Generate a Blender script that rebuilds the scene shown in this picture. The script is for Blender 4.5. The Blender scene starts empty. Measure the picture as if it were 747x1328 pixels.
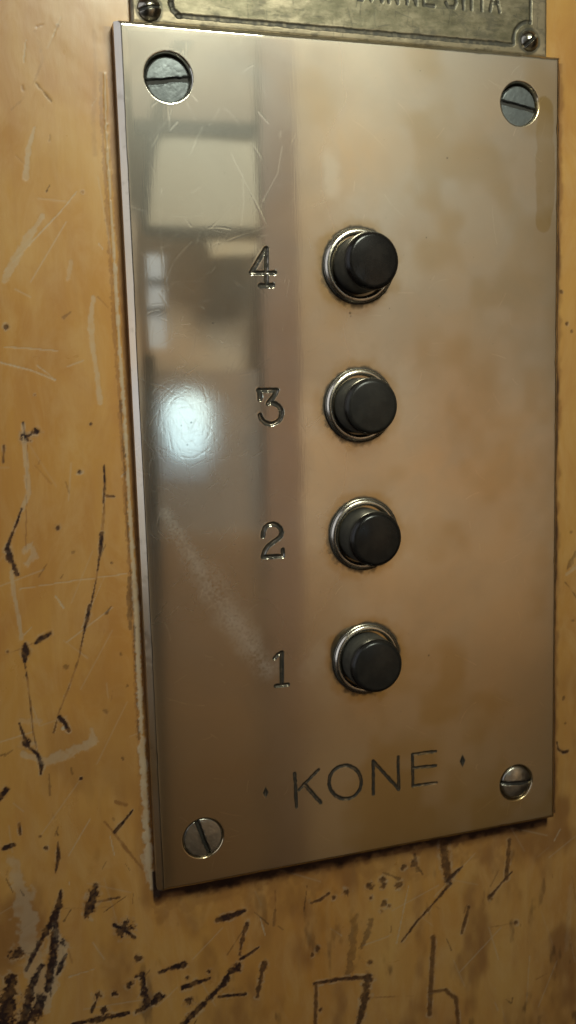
import bpy, bmesh, math
import numpy as np
from mathutils import Matrix, Vector

S = bpy.context.scene
COL = S.collection
rng = np.random.default_rng(7)

# ------------------------------------------------------------------ units
# millimetre coordinates (x right, z up) on the wall, y towards the wall;
# the plate front lies at y = 0, the wall surface at y = +4 mm.
MM = 0.001
WALL = 4.0
CAM_R = np.array([[0.95091783, -0.3080032, -0.02982123],
                  [-0.06918573, -0.11768678, -0.99063775],
                  [0.30161004, 0.94407831, -0.13321988]])
CAM_C = np.array([-82.46262, -201.29944, 19.85895])
F = 1250.0


def un(u, v, h=0.0):
    """survey helper: point (x, z) in mm on the plane y = h measured off the photograph"""
    d = CAM_R.T @ np.array([(u - 373.5) / F, (v - 664) / F, 1.0])
    t = (h - CAM_C[1]) / d[1]
    p = CAM_C + t * d
    return float(p[0]), float(p[2])


# ------------------------------------------------------------------ noise
def noise2(X, Z, scale, seed, oct=3, rough=0.5, sx=1.0, sz=1.0):
    out = np.zeros_like(X); amp = 1.0; tot = 0.0
    for o in range(oct):
        g = np.random.default_rng(seed + 101 * o).random((256, 256)) * 2 - 1
        x = X * sx / scale * (2 ** o) + 37.7 + 11 * o
        z = Z * sz / scale * (2 ** o) + 91.3 + 17 * o
        xi = np.floor(x).astype(int); zi = np.floor(z).astype(int)
        fx = x - xi; fz = z - zi
        fx = fx * fx * fx * (fx * (6 * fx - 15) + 10); fz = fz * fz * fz * (fz * (6 * fz - 15) + 10)
        a = g[xi % 256, zi % 256]; b = g[(xi + 1) % 256, zi % 256]
        c = g[xi % 256, (zi + 1) % 256]; d = g[(xi + 1) % 256, (zi + 1) % 256]
        out += amp * ((a * (1 - fx) + b * fx) * (1 - fz) + (c * (1 - fx) + d * fx) * fz)
        tot += amp; amp *= rough
    return out / tot


def smooth(a, b, x):
    t = np.clip((x - a) / (b - a), 0, 1)
    return t * t * (3 - 2 * t)


class Relief:
    """a height field sheet: x, z coordinates, depth into the wall, and named masks"""
    def __init__(self, xs, zs, y0):
        self.xs = np.asarray(xs, float); self.zs = np.asarray(zs, float)
        self.X, self.Z = np.meshgrid(self.xs, self.zs, indexing='ij')
        self.Y = np.full_like(self.X, y0)
        self.m = {}
        self.gid = np.zeros(self.X.shape, int)

    def mask(self, n):
        if n not in self.m: self.m[n] = np.zeros_like(self.X)
        return self.m[n]

    def win(self, x0, x1, z0, z1):
        i0, i1 = np.searchsorted(self.xs, [x0, x1]); j0, j1 = np.searchsorted(self.zs, [z0, z1])
        return slice(max(i0 - 1, 0), i1 + 1), slice(max(j0 - 1, 0), j1 + 1)

    def dist(self, pts, pad, widths=None):
        """distance to a polyline in mm (divided by local half width when widths are given)"""
        P = np.array(pts, float)
        w = self.win(P[:, 0].min() - pad, P[:, 0].max() + pad, P[:, 1].min() - pad, P[:, 1].max() + pad)
        X = self.X[w]; Z = self.Z[w]
        D = np.full(X.shape, 1e9)
        if len(P) == 1: P = np.vstack([P, P + 1e-4]);
        for k in range(len(P) - 1):
            a, b = P[k], P[k + 1]; ab = b - a
            t = np.clip(((X - a[0]) * ab[0] + (Z - a[1]) * ab[1]) / (ab @ ab + 1e-12), 0, 1)
            d = np.hypot(X - a[0] - t * ab[0], Z - a[1] - t * ab[1])
            if widths is not None:
                wa = widths[min(k, len(widths) - 1)]; wb = widths[min(k + 1, len(widths) - 1)]
                d = d / ((wa * (1 - t) + wb * t) / 2)
            D = np.minimum(D, d)
        return w, D


def mesh_from(name, verts, quads, mat, parent=None, attrs=None, smooth_=True, scale=MM):
    me = bpy.data.meshes.new(name)
    n = len(verts); q = len(quads)
    me.vertices.add(n); me.loops.add(4 * q); me.polygons.add(q)
    me.vertices.foreach_set('co', (np.asarray(verts, np.float64) * scale).astype(np.float32).ravel())
    me.loops.foreach_set('vertex_index', np.asarray(quads, np.int32).ravel())
    me.polygons.foreach_set('loop_start', np.arange(0, 4 * q, 4, dtype=np.int32))
    me.polygons.foreach_set('use_smooth', np.full(q, smooth_))
    for k, v in (attrs or {}).items():
        a = me.attributes.new(k, 'FLOAT', 'POINT')
        a.data.foreach_set('value', np.asarray(v, np.float32))
    me.update(); me.validate()
    me.materials.append(mat)
    o = bpy.data.objects.new(name, me); COL.objects.link(o)
    if parent: o.parent = parent
    return o


def relief_objects(R, mat, parent, names, keep=None, skirt=None):
    """link the sheet; faces whose gid is k become the separate object names[k]"""
    nx, nz = R.X.shape
    V = np.stack([R.X, R.Y, R.Z], -1).reshape(-1, 3)
    idx = np.arange(nx * nz).reshape(nx, nz)
    Q = np.stack([idx[:-1, :-1], idx[1:, :-1], idx[1:, 1:], idx[:-1, 1:]], -1).reshape(-1, 4)
    G = R.gid[:-1, :-1].reshape(-1)
    if keep is not None:
        kk = keep[:-1, :-1].reshape(-1); Q = Q[kk]; G = G[kk]
    A = {k: v.reshape(-1) for k, v in R.m.items()}
    out = {}
    for g, nm in names.items():
        q = Q[G == g]
        v = V; at = A
        if g == 0 and skirt is not None:
            ring = np.concatenate([idx[:, 0], idx[-1, 1:], idx[-2::-1, -1], idx[0, -2:0:-1]])
            low = V[ring].copy(); low[:, 1] = skirt
            top = V[ring].copy()                     # doubled, so the edge stays crisp
            base = len(V); m = len(ring)
            v = np.vstack([V, top, low])
            r = np.arange(m); r2 = (r + 1) % m
            sq = np.stack([base + r, base + m + r, base + m + r2, base + r2], -1)
            q = np.vstack([q, sq])
            at = {k: np.concatenate([a, a[ring], a[ring]]) for k, a in A.items()}
        used = np.unique(q); remap = np.full(len(v), -1); remap[used] = np.arange(len(used))
        out[g] = mesh_from(nm, v[used], remap[q], mat, parent, {k: a[used] for k, a in at.items()})
    return out


# ------------------------------------------------------------------ materials
class NT:
    def __init__(self, name):
        self.mat = bpy.data.materials.new(name); self.mat.use_nodes = True
        self.t = self.mat.node_tree; self.t.nodes.clear()
        self.out = self.t.nodes.new('ShaderNodeOutputMaterial')

    def n(self, kind, **kw):
        nd = self.t.nodes.new('ShaderNode' + kind)
        for k, v in kw.items():
            if k in nd.inputs: self.put(nd.inputs[k], v)
            else: setattr(nd, k, v)
        return nd

    def put(self, sock, v):
        if isinstance(v, bpy.types.NodeSocket): self.t.links.new(v, sock)
        else: sock.default_value = v

    def attr(self, n): return self.n('Attribute', attribute_name=n).outputs['Fac']

    def math(self, op, a, b=0.0, clamp=False):
        nd = self.t.nodes.new('ShaderNodeMath'); nd.operation = op; nd.use_clamp = clamp
        self.put(nd.inputs[0], a); self.put(nd.inputs[1], b); return nd.outputs[0]

    def mix(self, f, a, b):
        nd = self.t.nodes.new('ShaderNodeMix'); nd.data_type = 'RGBA'
        self.put(nd.inputs[0], f)
        self.put(nd.inputs[6], (*a, 1) if isinstance(a, tuple) else a)
        self.put(nd.inputs[7], (*b, 1) if isinstance(b, tuple) else b)
        return nd.outputs[2]

    def noise(self, scale, detail=4, rough=.55, stretch=(1, 1, 1), dist=0.0):
        tc = self.n('TexCoord'); mp = self.n('Mapping')
        self.put(mp.inputs['Vector'], tc.outputs['Object']); mp.inputs['Scale'].default_value = stretch
        nd = self.n('TexNoise', Scale=scale, Detail=detail, Roughness=rough, Distortion=dist)
        self.put(nd.inputs['Vector'], mp.outputs[0]); return nd.outputs['Fac']

    def ramp(self, f, *stops):
        nd = self.n('ValToRGB'); self.put(nd.inputs[0], f); e = nd.color_ramp.elements
        while len(e) < len(stops): e.new(.5)
        for el, (p, c) in zip(e, stops):
            el.position = p; el.color = (c, c, c, 1) if not isinstance(c, tuple) else (*c, 1)
        return nd.outputs[0]

    def bsdf(self, **kw):
        nd = self.t.nodes.new('ShaderNodeBsdfPrincipled')
        for k, v in kw.items():
            k = k.replace('_', ' ')
            if isinstance(v, tuple) and len(v) == 3: v = (*v, 1)
            self.put(nd.inputs[k], v)
        return nd

    def bump(self, h, strength, distance):
        nd = self.n('Bump', Strength=strength, Distance=distance); self.put(nd.inputs['Height'], h); return nd.outputs[0]

    def done(self, sh): self.t.links.new(sh if isinstance(sh, bpy.types.NodeSocket) else sh.outputs[0], self.out.inputs[0]); return self.mat


def mat_plate():
    m = NT('worn_nickel_brass')
    big = m.noise(22, 3, .5, dist=.6); fine = m.noise(700, 3, .6)
    brushed = m.noise(260, 3, .6, stretch=(9, 1, .5))
    mott = m.noise(70, 4, .6, dist=.5)
    c = m.mix(m.ramp(big, (.3, 0.), (.7, 1.)), (.74, .60, .43), (.68, .67, .61))
    c = m.mix(m.math('MULTIPLY', m.ramp(mott, (.42, 0.), (.72, 1.)), .5), c, (.56, .53, .47))
    c = m.mix(m.attr('tarnish_tone'), c, (.52, .38, .175))  # patina, plus the painted warm falloff low on the plate
    dirt = m.attr('dirt')
    scr = m.attr('scratch')
    nrm = m.bump(brushed, .10, .000012)
    base = dict(Metallic=1.0, Normal=nrm)
    r1 = m.math('ADD', m.math('MULTIPLY', m.attr('worn'), .15), m.math('ADD', .022, m.math('MULTIPLY', fine, .03)))
    a = m.bsdf(Base_Color=c, Roughness=r1, **base)
    r2 = m.math('ADD', .30, m.math('MULTIPLY', mott, .12))
    b = m.bsdf(Base_Color=c, Roughness=r2, **base)
    f = m.math('ADD', .13, m.math('MULTIPLY', m.attr('worn'), .42), clamp=True)
    f = m.math('ADD', f, m.math('MULTIPLY', scr, .3), clamp=True)
    mx = m.n('MixShader'); m.put(mx.inputs[0], f); m.put(mx.inputs[1], a.outputs[0]); m.put(mx.inputs[2], b.outputs[0])
    # greasy smears and painted-in sheen: a thin pale film
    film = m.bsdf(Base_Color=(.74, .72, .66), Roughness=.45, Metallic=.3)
    m1 = m.n('MixShader'); m.put(m1.inputs[0], m.attr('smear_sheen')); m.put(m1.inputs[1], mx.outputs[0]); m.put(m1.inputs[2], film.outputs[0])
    d = m.bsdf(Base_Color=(.022, .018, .012), Roughness=.75)
    m2 = m.n('MixShader'); m.put(m2.inputs[0], dirt); m.put(m2.inputs[1], m1.outputs[0]); m.put(m2.inputs[2], d.outputs[0])
    return m.done(m2)


def mat_wall():
    m = NT('varnished_birch')
    n1 = m.noise(16, 4, .6, stretch=(1, 1, .55), dist=1.2)
    grain = m.noise(420, 4, .65, stretch=(1, 1, .05), dist=.4)
    blot = m.noise(55, 5, .6, stretch=(1, 1, .6), dist=1.0)
    c = m.mix(m.ramp(n1, (.32, 0.), (.68, 1.)), (.53, .305, .092), (.45, .210, .043))
    c = m.mix(m.math('MULTIPLY', m.ramp(blot, (.42, 0.), (.70, 1.)), .6), c, (.38, .165, .045))
    c = m.mix(m.math('MULTIPLY', m.ramp(m.noise(120, 5, .7, stretch=(1, 1, .35), dist=1.5), (.45, 0.), (.68, 1.)), .35), c, (.56, .36, .16))
    c = m.mix(m.math('MULTIPLY', m.ramp(grain, (.45, 0.), (.8, 1.)), .28), c, (.36, .17, .05))
    c = m.mix(m.math('MULTIPLY', m.attr('stain_shade'), .8), c, (.19, .075, .022))  # stains, plus shade painted under the plate and low on the wall
    c = m.mix(m.attr('pale'), c, (.46, .38, .27))
    c = m.mix(m.attr('dirt'), c, m.mix(m.ramp(m.noise(600, 3, .6), (.4, 0.), (.65, 1.)), (.010, .006, .010), (.034, .016, .014)))
    rr = m.math('ADD', .16, m.math('MULTIPLY', m.noise(60, 5, .65, dist=.8), .34))
    rr = m.math('ADD', rr, m.math('MULTIPLY', m.math('ADD', m.attr('dirt'), m.attr('pale'), clamp=True), .3))
    nb = m.bump(m.noise(900, 3, .6, stretch=(1, 1, .3)), .25, .00008)
    b = m.bsdf(Base_Color=c, Roughness=rr, Normal=nb, Specular_IOR_Level=m.math('SUBTRACT', .5, m.math('MULTIPLY', m.attr('dirt'), .35)))
    m.put(b.inputs['Coat Weight'], m.math('SUBTRACT', .25, m.math('MULTIPLY', m.attr('dirt'), .25)))
    b.inputs['Coat Weight'].default_value = .25; b.inputs['Coat Roughness'].default_value = .22
    return m.done(b)


def mat_steel(name, col, rough, dirtcol=(.02, .018, .014), metal=1.0):
    m = NT(name)
    n = m.noise(500, 5, .65); n2 = m.noise(1500, 3, .6)
    c = m.mix(m.math('MULTIPLY', m.ramp(n, (.4, 0.), (.7, 1.)), .5), col, tuple(x * .55 for x in col))
    a = m.bsdf(Base_Color=c, Metallic=metal, Roughness=m.math('ADD', rough - .06, m.math('MULTIPLY', n, .16)), Normal=m.bump(n2, .3, .00006))
    d = m.bsdf(Base_Color=dirtcol, Roughness=.7)
    mx = m.n('MixShader'); m.put(mx.inputs[0], m.attr('dirt')); m.put(mx.inputs[1], a.outputs[0]); m.put(mx.inputs[2], d.outputs[0])
    return m.done(mx)


def mat_brass():
    m = NT('tarnished_brass_sheet')
    n = m.noise(330, 5, .7, stretch=(.6, 1, 1.4)); n2 = m.noise(110, 5, .7)
    c = m.mix(m.ramp(n, (.35, 0.), (.65, 1.)), (.105, .090, .052), (.26, .22, .145))
    c = m.mix(m.math('MULTIPLY', m.ramp(n2, (.42, 0.), (.62, 1.)), .6), c, (.085, .078, .042))
    c = m.mix(m.attr('tarnish_tone'), c, (.34, .27, .18))
    a = m.bsdf(Base_Color=c, Metallic=.55, Roughness=.42, Normal=m.bump(n, .5, .0001))
    d = m.bsdf(Base_Color=(.018, .016, .009), Roughness=.6)
    mx = m.n('MixShader'); m.put(mx.inputs[0], m.attr('dirt')); m.put(mx.inputs[1], a.outputs[0]); m.put(mx.inputs[2], d.outputs[0])
    return m.done(mx)


def mat_bakelite():
    m = NT('black_bakelite')
    n = m.noise(420, 4, .6); n2 = m.noise(90, 3)
    g = m.attr('dirt')
    c = m.mix(m.math('MULTIPLY', m.ramp(n, (.5, 0.), (.75, 1.)), .5), (.006, .005, .005), (.018, .014, .012))
    c = m.mix(m.math('MULTIPLY', g, m.ramp(n, (.30, .55), (.6, 1.))), c, (.050, .048, .040))
    r = m.math('ADD', m.math('ADD', .12, m.math('MULTIPLY', g, .50)), m.math('MULTIPLY', n2, .12))
    return m.done(m.bsdf(Base_Color=c, Roughness=r, Specular_IOR_Level=.30, Normal=m.bump(m.noise(1400, 2), .15, .00002)))


def mat_flat(name, col, rough=.6, emit=None, var=.15):
    m = NT(name)
    n = m.ramp(m.noise(5, 5, .6, dist=.6), (.38, 0.), (.64, 1.))
    c = m.mix(m.math('MULTIPLY', n, var * 2), col, (col[0] * .62, col[1] * .52, col[2] * .42))
    b = m.bsdf(Base_Color=c, Roughness=rough)
    if emit:
        b.inputs['Emission Color'].default_value = (*emit[0], 1); b.inputs['Emission Strength'].default_value = emit[1]
    return m.done(b)


M_PLATE = mat_plate(); M_WALL = mat_wall(); M_BRASS = mat_brass(); M_CAP = mat_bakelite()
M_SCREW = mat_steel('dull_zinc', (.14, .155, .158), .42, metal=.55)
M_SCREWB = mat_steel('bright_steel', (.50, .48, .42), .28)
M_COLLAR = mat_steel('collar_steel', (.74, .68, .57), .24)


def empty(name, loc=(0, 0, 0)):
    o = bpy.data.objects.new(name, None); COL.objects.link(o); o.location = Vector(loc) * MM; o.empty_display_size = .01
    return o


def px(pts, h=0.0): return [un(u, v, h) for u, v in pts]


# ================================================================== PLATE
OX0, OX1, OZ0, OZ1 = -51.05, 50.55, -91.75, 91.75
step = .165
R = Relief(np.linspace(OX0, OX1, int((OX1 - OX0) / step)), np.linspace(OZ0, OZ1, int((OZ1 - OZ0) / step)), 0.0)
X, Z = R.X, R.Z
# polished face: faint waviness and rolled-off rim (this bends the mirror image)
R.Y += .010 * noise2(X, Z, 26, 3, 2) + .0026 * noise2(X, Z, 9, 5, 2)
dl, dr, db, dt = X - OX0, OX1 - X, Z - OZ0, OZ1 - Z
cl = 1.18 + .10 * noise2(X, Z, 30, 8, 2) + .12 * np.clip(noise2(X, Z, 5, 10, 3) - .15, 0, 1)
cw = .60 + .06 * noise2(X, Z, 20, 9, 2) + .35 * np.clip(noise2(X, Z, 3.5, 11, 3) - .25, 0, 1)
edge = np.minimum(np.minimum(dr, db), dt)
R.Y += .035 * np.exp(-np.minimum(edge, dl - .7) / 1.3)
# ground bevels: wide one on the left, narrow ones on the other edges
c1 = np.clip(cl - dl, 0, None) * 1.0
c2 = np.clip(cw - edge, 0, None) * .85
ch = np.maximum(c1, c2)
R.Y += np.sqrt(ch ** 2 + .03 ** 2) - .03
worn = R.mask('worn'); dirt = R.mask('dirt'); scr = R.mask('scratch'); smear_sheen = R.mask('smear_sheen'); tarn_falloff = R.mask('tarnish_tone')
worn += smooth(-18, 10, X) * .62 + .22 * noise2(X, Z, 18, 12, 3) * smooth(-40, -5, X) + .02
worn += .38 * np.exp(-((X - un(243, 550)[0]) ** 2 / 60 + (Z - un(243, 550)[1]) ** 2 / 90))
worn += .40 * smooth(25, -65, Z) * smooth(5, -15, X)
worn[:] = np.clip(worn, 0, 1)
worn[ch > .02] = 1.0
dirt[:] = np.maximum(dirt, (ch > .02) * .25 * smooth(.35, .7, noise2(X, Z, 2.0, 13, 4)))
tarn_falloff[:] = np.maximum(tarn_falloff, (ch > .02) * np.clip(.4 + noise2(X, Z, 9, 14, 3, sz=.5), 0, 1) * .35)


def ring(cx, cz, r0, w, amt, seed):
    w_ = R.win(cx - r0 - 3, cx + r0 + 3, cz - r0 - 3, cz + r0 + 3)
    x = X[w_]; z = Z[w_]; d = np.hypot(x - cx, z - cz)
    n = noise2(x, z, 1.1, seed, 3)
    dirt[w_] = np.maximum(dirt[w_], amt * smooth(w * (1 + .7 * n), 0, np.abs(d - r0 - .15 * n)))


def groove(pts, width, depth, gid, fill=.98, vprof=1.0, ragged=.12, seed=0):
    """engraved stroke: flat-bottomed V with a slightly raised lip, dark dirt packed in its bottom"""
    hw = width / 2
    w, D = R.dist(pts, width + 1)
    x, z = X[w], Z[w]
    D = D + ragged * hw * noise2(x, z, .7, 40 + seed, 2)
    prof = smooth(1.0, .25, D / hw)
    R.Y[w] = np.maximum(R.Y[w], depth * prof + np.minimum(R.Y[w], .02))
    R.Y[w] -= .0025 * np.exp(-((D - hw * 1.25) / (.25 * hw)) ** 2)
    f = fill * smooth(1.24, 1.0, D / hw) * np.clip(.90 + .5 * noise2(x, z, .9, 60 + seed, 3), 0, 1)
    dirt[w] = np.maximum(dirt[w], f)
    g = R.gid[w]; g[(D < hw * 1.35)] = gid


def ell(cx, cz, rx, rz, a0, a1, n=22):
    return [(cx + rx * math.cos(math.radians(a)), cz + rz * math.sin(math.radians(a))) for a in np.linspace(a0, a1, n)]


def zoomed(ox, oy, s, pts): return px([(ox + a / s, oy + b / s) for a, b in pts])


sw = 1.06
# digit 4
Z4 = lambda p: zoomed(310, 310, 12.45, p)
for q in ([(432, 150), (200, 535)], [(442, 150), (445, 740)], [(200, 545), (580, 545)], [(345, 750), (545, 748)]):
    groove(Z4(q), sw * (.9 if q[0][0] != 345 else 1.0), .34, 1, seed=1)
# digit 3
Z3 = lambda p: zoomed(325, 490, 12.45, p)
groove(Z3([(130, 200), (420, 200)]), sw, .34, 2, seed=2)
groove(Z3([(145, 200), (152, 345)]), sw, .34, 2, seed=2)
groove(Z3([(425, 205), (365, 310), (285, 415)]), sw, .34, 2, seed=2)
groove(Z3(ell(325, 575, 175, 170, -82, 172, 30)), sw * .95, .34, 2, seed=2)
# digit 2
Z2 = lambda p: zoomed(325, 660, 12.45, p)
groove(Z2([(200, 445), (205, 370), (235, 300), (290, 255), (355, 240), (425, 262), (480, 315), (503, 380), (485, 440), (430, 492), (350, 545), (275, 605), (228, 680), (205, 760)]), sw * .92, .34, 3, seed=3)
groove(Z2([(205, 775), (520, 765)]), sw * .92, .34, 3, seed=3)
groove(Z2([(520, 655), (522, 765)]), sw * .8, .34, 3, seed=3)
# digit 1
Z1 = lambda p: zoomed(335, 830, 12.45, p)
groove(Z1([(258, 300), (310, 240), (370, 205)]), sw * .8, .32, 4, seed=4)
groove(Z1([(378, 205), (378, 715)]), sw * .9, .34, 4, seed=4)
groove(Z1([(285, 742), (475, 722)]), sw * .85, .34, 4, seed=4)
# maker's name
ZK = lambda p: zoomed(330, 965, 2.49, p)
kw = dict(fill=.97, ragged=.30)
groove(ZK([(130, 95), (136, 203)]), .72, .16, 5, seed=5, **kw)
groove(ZK([(207, 83), (143, 148)]), .66, .16, 5, seed=6, **kw)
groove(ZK([(160, 128), (214, 190)]), .80, .16, 5, seed=7, **kw)
groove(ZK(ell(293, 123, 52, 54, 0, 360, 40)), .76, .16, 6, seed=8, **kw)
groove(ZK([(383, 55), (384, 162)]), .70, .16, 7, seed=9, **kw)
groove(ZK([(383, 55), (466, 146)]), .76, .16, 7, seed=10, **kw)
groove(ZK([(464, 42), (466, 146)]), .70, .16, 7, seed=11, **kw)
groove(ZK([(510, 34), (512, 136)]), .70, .16, 8, seed=12, **kw)
groove(ZK([(512, 33), (585, 24)]), .68, .16, 8, seed=13, **kw)
groove(ZK([(512, 77), (586, 70)]), .68, .16, 8, seed=14, **kw)
groove(ZK([(512, 135), (588, 125)]), .68, .16, 8, seed=15, **kw)
for gid, (u, v), sc, fl in ((9, (344.5, 1028), .9, .85), (10, (600, 987), 1.0, .95)):
    cx, cz = un(u, v)
    w_ = R.win(cx - 3, cx + 3, cz - 3, cz + 3)
    x, z = X[w_] - cx, Z[w_] - cz
    D = np.abs(x) / (.80 * sc) + np.abs(z) / (1.75 * sc)
    R.Y[w_] += .22 * smooth(1.0, 0.1, D)
    dirt[w_] = np.maximum(dirt[w_], fl * smooth(1.05, .8, D))
    g = R.gid[w_]; g[D < 1.3] = gid

# countersunk screw seats: centre, hole radius, depth
SEATS = {}
for k, (u, v), r, dep in (('a', (218.5, 99.8), 5.02, 1.0), ('b', (674.4, 134.6), 4.95, .95), ('c', (263.6, 1087), 4.75, .55), ('d', (669.8, 1015), 4.65, .60)):
    cx, cz = un(u, v); SEATS[k] = (cx, cz, r, dep)
    w_ = R.win(cx - r - 3, cx + r + 3, cz - r - 3, cz + r + 3)
    x, z = X[w_], Z[w_]
    D = np.hypot(x - cx, z - cz) + .05 * noise2(x, z, 2.5, 70, 2)
    R.Y[w_] += (dep + 1.0) * smooth(r, r - .75, D) - .002 * np.exp(-((D - r - .25) / .2) ** 2)
    dirt[w_] = np.maximum(dirt[w_], .80 * smooth(r - .22, r - .50, D))
BTN = []
for n_, (u, v) in enumerate(((465, 345), (466, 525.5), (471.5, 692.5), (475, 853.5))):
    cx, cz = un(u, v); BTN.append((cx, cz))
    ring(cx, cz, 8.35, .55, .9, 80 + n_)
    # darker crescent along the lower left of each collar
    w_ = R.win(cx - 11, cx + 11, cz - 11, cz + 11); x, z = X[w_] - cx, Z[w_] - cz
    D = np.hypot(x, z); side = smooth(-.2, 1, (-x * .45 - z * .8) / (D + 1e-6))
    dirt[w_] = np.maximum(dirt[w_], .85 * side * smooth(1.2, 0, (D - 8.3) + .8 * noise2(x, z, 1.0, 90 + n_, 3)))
    tarn_falloff[w_] = np.maximum(tarn_falloff[w_], .5 * smooth(3.0, 0, (D - 8.3) + 1.6 * noise2(x, z, 3.0, 95 + n_, 3)))

# hairline scratches of years of keys and rings; densest on the left half
def hair(x0, z0, ang, L, width, depth, bend=0.0, m=.6):
    n = 6; t = np.linspace(0, 1, n); a = ang + bend * (t - .5)
    P = np.cumsum(np.stack([np.cos(a), np.sin(a)], 1) * L / n, 0) + [x0, z0]
    w_, D = R.dist(P, .8)
    f = smooth(width, 0, D)
    if f.size == 0: return
    fade = np.clip(.6 + .8 * noise2(X[w_], Z[w_], 2.0, int(abs(x0 * 17 + z0 * 31)) % 5000, 2), 0, 1)
    R.Y[w_] += depth * f * fade; scr[w_] = np.maximum(scr[w_], m * f * fade)


for i in range(400):
    left = rng.random() < .72
    x0 = rng.normal(-33, 10) if left else rng.uniform(-48, 48)
    z0 = rng.normal(18, 34) if left else rng.uniform(-88, 88)
    if not (-50 < x0 < 49 and -90 < z0 < 90): continue
    hair(x0, z0, rng.uniform(0, math.pi), rng.exponential(3.2) + 1.2, rng.uniform(.14, .20), rng.uniform(.0005, .0018), rng.normal(0, .5), rng.uniform(.1, .5))
for k, (u, v) in enumerate(((218, 100), (674, 134), (264, 1087), (670, 1014))):      # slips of the screwdriver
    cx, cz = un(u, v)
    for i in range(7):
        a = rng.uniform(0, 2 * math.pi)
        hair(cx + 5.2 * math.cos(a), cz + 5.2 * math.sin(a), a + rng.normal(0, .6), rng.uniform(1, 4.5), .16, .0025, .2, .4)
gx, gz = un(240, 545)
for i in range(240):      # scratches set in rings round the window's reflection, shaping its glow
    a = rng.uniform(0, 2 * math.pi); rr = abs(rng.normal(0, 7.5)) + 2
    hair(gx + rr * math.cos(a), gz + rr * 1.35 * math.sin(a), a + math.pi / 2 + rng.normal(0, .5), rng.uniform(1.5, 5), rng.uniform(.14, .20), rng.uniform(.0004, .0015), rng.normal(.4, .3), rng.uniform(.3, .8))
for pts, wd in (([(232, 535), (246, 556), (254, 564)], .17), ([(196, 498), (212, 502), (224, 510)], .25), ([(335, 145), (348, 160)], .25), ([(222, 168), (230, 158)], .25), ([(315, 225), (316, 262), (313, 290)], .2), ([(340, 262), (360, 225), (366, 190)], .22), ([(300, 200), (345, 290)], .2)):
    w_, D = R.dist(px(pts), 1); f = smooth(wd, 0, D); R.Y[w_] += .002 * f; scr[w_] = np.maximum(scr[w_], .4 * f)
# small dark specks and pits
for (u, v), r in (((454, 406), .32), ((580, 205), .28), ((553, 308), .22), ((276, 419), .25), ((455, 410), .22), ((505, 400), .18), ((545, 92), .15), ((248, 548), .22), ((235, 552), .2), ((243, 577), .25), ((556, 850), .3)):
    w_, D = R.dist([un(u, v)], 1.5); dirt[w_] = np.maximum(dirt[w_], .8 * smooth(r, r * .4, D))
for i in range(170):
    p = (rng.uniform(-49, 49), rng.uniform(-90, 90)); r = rng.uniform(.07, .15)
    w_, D = R.dist([p], 1); dirt[w_] = np.maximum(dirt[w_], rng.uniform(.2, .6) * smooth(r, r * .3, D))
# pale film painting in the sheen of a scratched diagonal and a faint reflected band
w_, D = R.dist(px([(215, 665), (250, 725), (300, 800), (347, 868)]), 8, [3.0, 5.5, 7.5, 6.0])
smear_sheen[w_] = np.maximum(smear_sheen[w_], (.19 * smooth(1.5, -.3, D + .35 * noise2(X[w_], Z[w_], 3.5, 21, 3)) * np.clip(.72 + .7 * noise2(X[w_], Z[w_], .45, 22, 3) + .4 * noise2(X[w_], Z[w_], 4.0, 29, 2), 0, 1)))
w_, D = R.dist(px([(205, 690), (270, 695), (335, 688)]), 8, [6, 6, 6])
smear_sheen[w_] = np.maximum(smear_sheen[w_], .03 * smooth(1.2, -.4, D + .4 * noise2(X[w_], Z[w_], 4, 23, 3)))
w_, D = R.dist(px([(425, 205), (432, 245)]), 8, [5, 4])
smear_sheen[w_] = np.maximum(smear_sheen[w_], .12 * smooth(1.3, 0, D + .5 * noise2(X[w_], Z[w_], 3, 24, 3)))  # highlight painted in as a pale patch at upper centre
# greasy finger rubs round the buttons
for bi, (bx_, bz_) in enumerate(BTN):
    for q in range(4):
        a = rng.uniform(0, 2 * math.pi); cx, cz = bx_ + 12 * math.cos(a), bz_ + 11 * math.sin(a)
        w_, D = R.dist([(cx, cz), (cx + 3 * math.cos(a + 1.3), cz + 3 * math.sin(a + 1.3))], 9, [rng.uniform(5, 11)] * 2)
        smear_sheen[w_] = np.maximum(smear_sheen[w_], rng.uniform(.02, .06) * smooth(1.25, .2, D + .5 * noise2(X[w_], Z[w_], 2.5, 700 + q + 9 * bi, 3)))
# lacquer run by the right edge, rounded at its foot
w_, D = R.dist(px([(707, 140), (707, 230), (706, 290)]), 9, [4.6, 5.4, 4.2])
tarn_falloff[w_] = np.maximum(tarn_falloff[w_], .55 * smooth(1.06, .84, D + .28 * noise2(X[w_], Z[w_], 4, 25, 3)) * np.clip(.9 + .5 * noise2(X[w_], Z[w_], 6, 28, 3), 0, 1))
tarn_falloff += .36 * smooth(-.05, .5, noise2(X, Z, 14, 26, 3)) * smooth(-25, 5, X) + .60 * smooth(10, -85, Z) + .03  # patina patches, plus a warm light falloff towards the bottom painted in
# dirt caught along the outer bevels
e2 = np.minimum(np.minimum(dr, db), dt)
dirt[:] = np.maximum(dirt, .75 * smooth(.45, .05, np.minimum(dr, db) + .25 * noise2(X, Z, 2.0, 27, 3)))
np.clip(dirt, 0, 1, out=dirt); np.clip(tarn_falloff, 0, 1, out=tarn_falloff)

panel = empty('button_panel', (0, WALL, 0))
panel['label'] = 'polished metal lift panel with four black push buttons, screwed to the scratched wall'
panel['category'] = 'button panel'


def to_local(o, dy=WALL):
    """meshes are built in panel-front coordinates; shift them to the thing's base on the wall"""
    o.location = (0, -dy * MM, 0)


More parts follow.
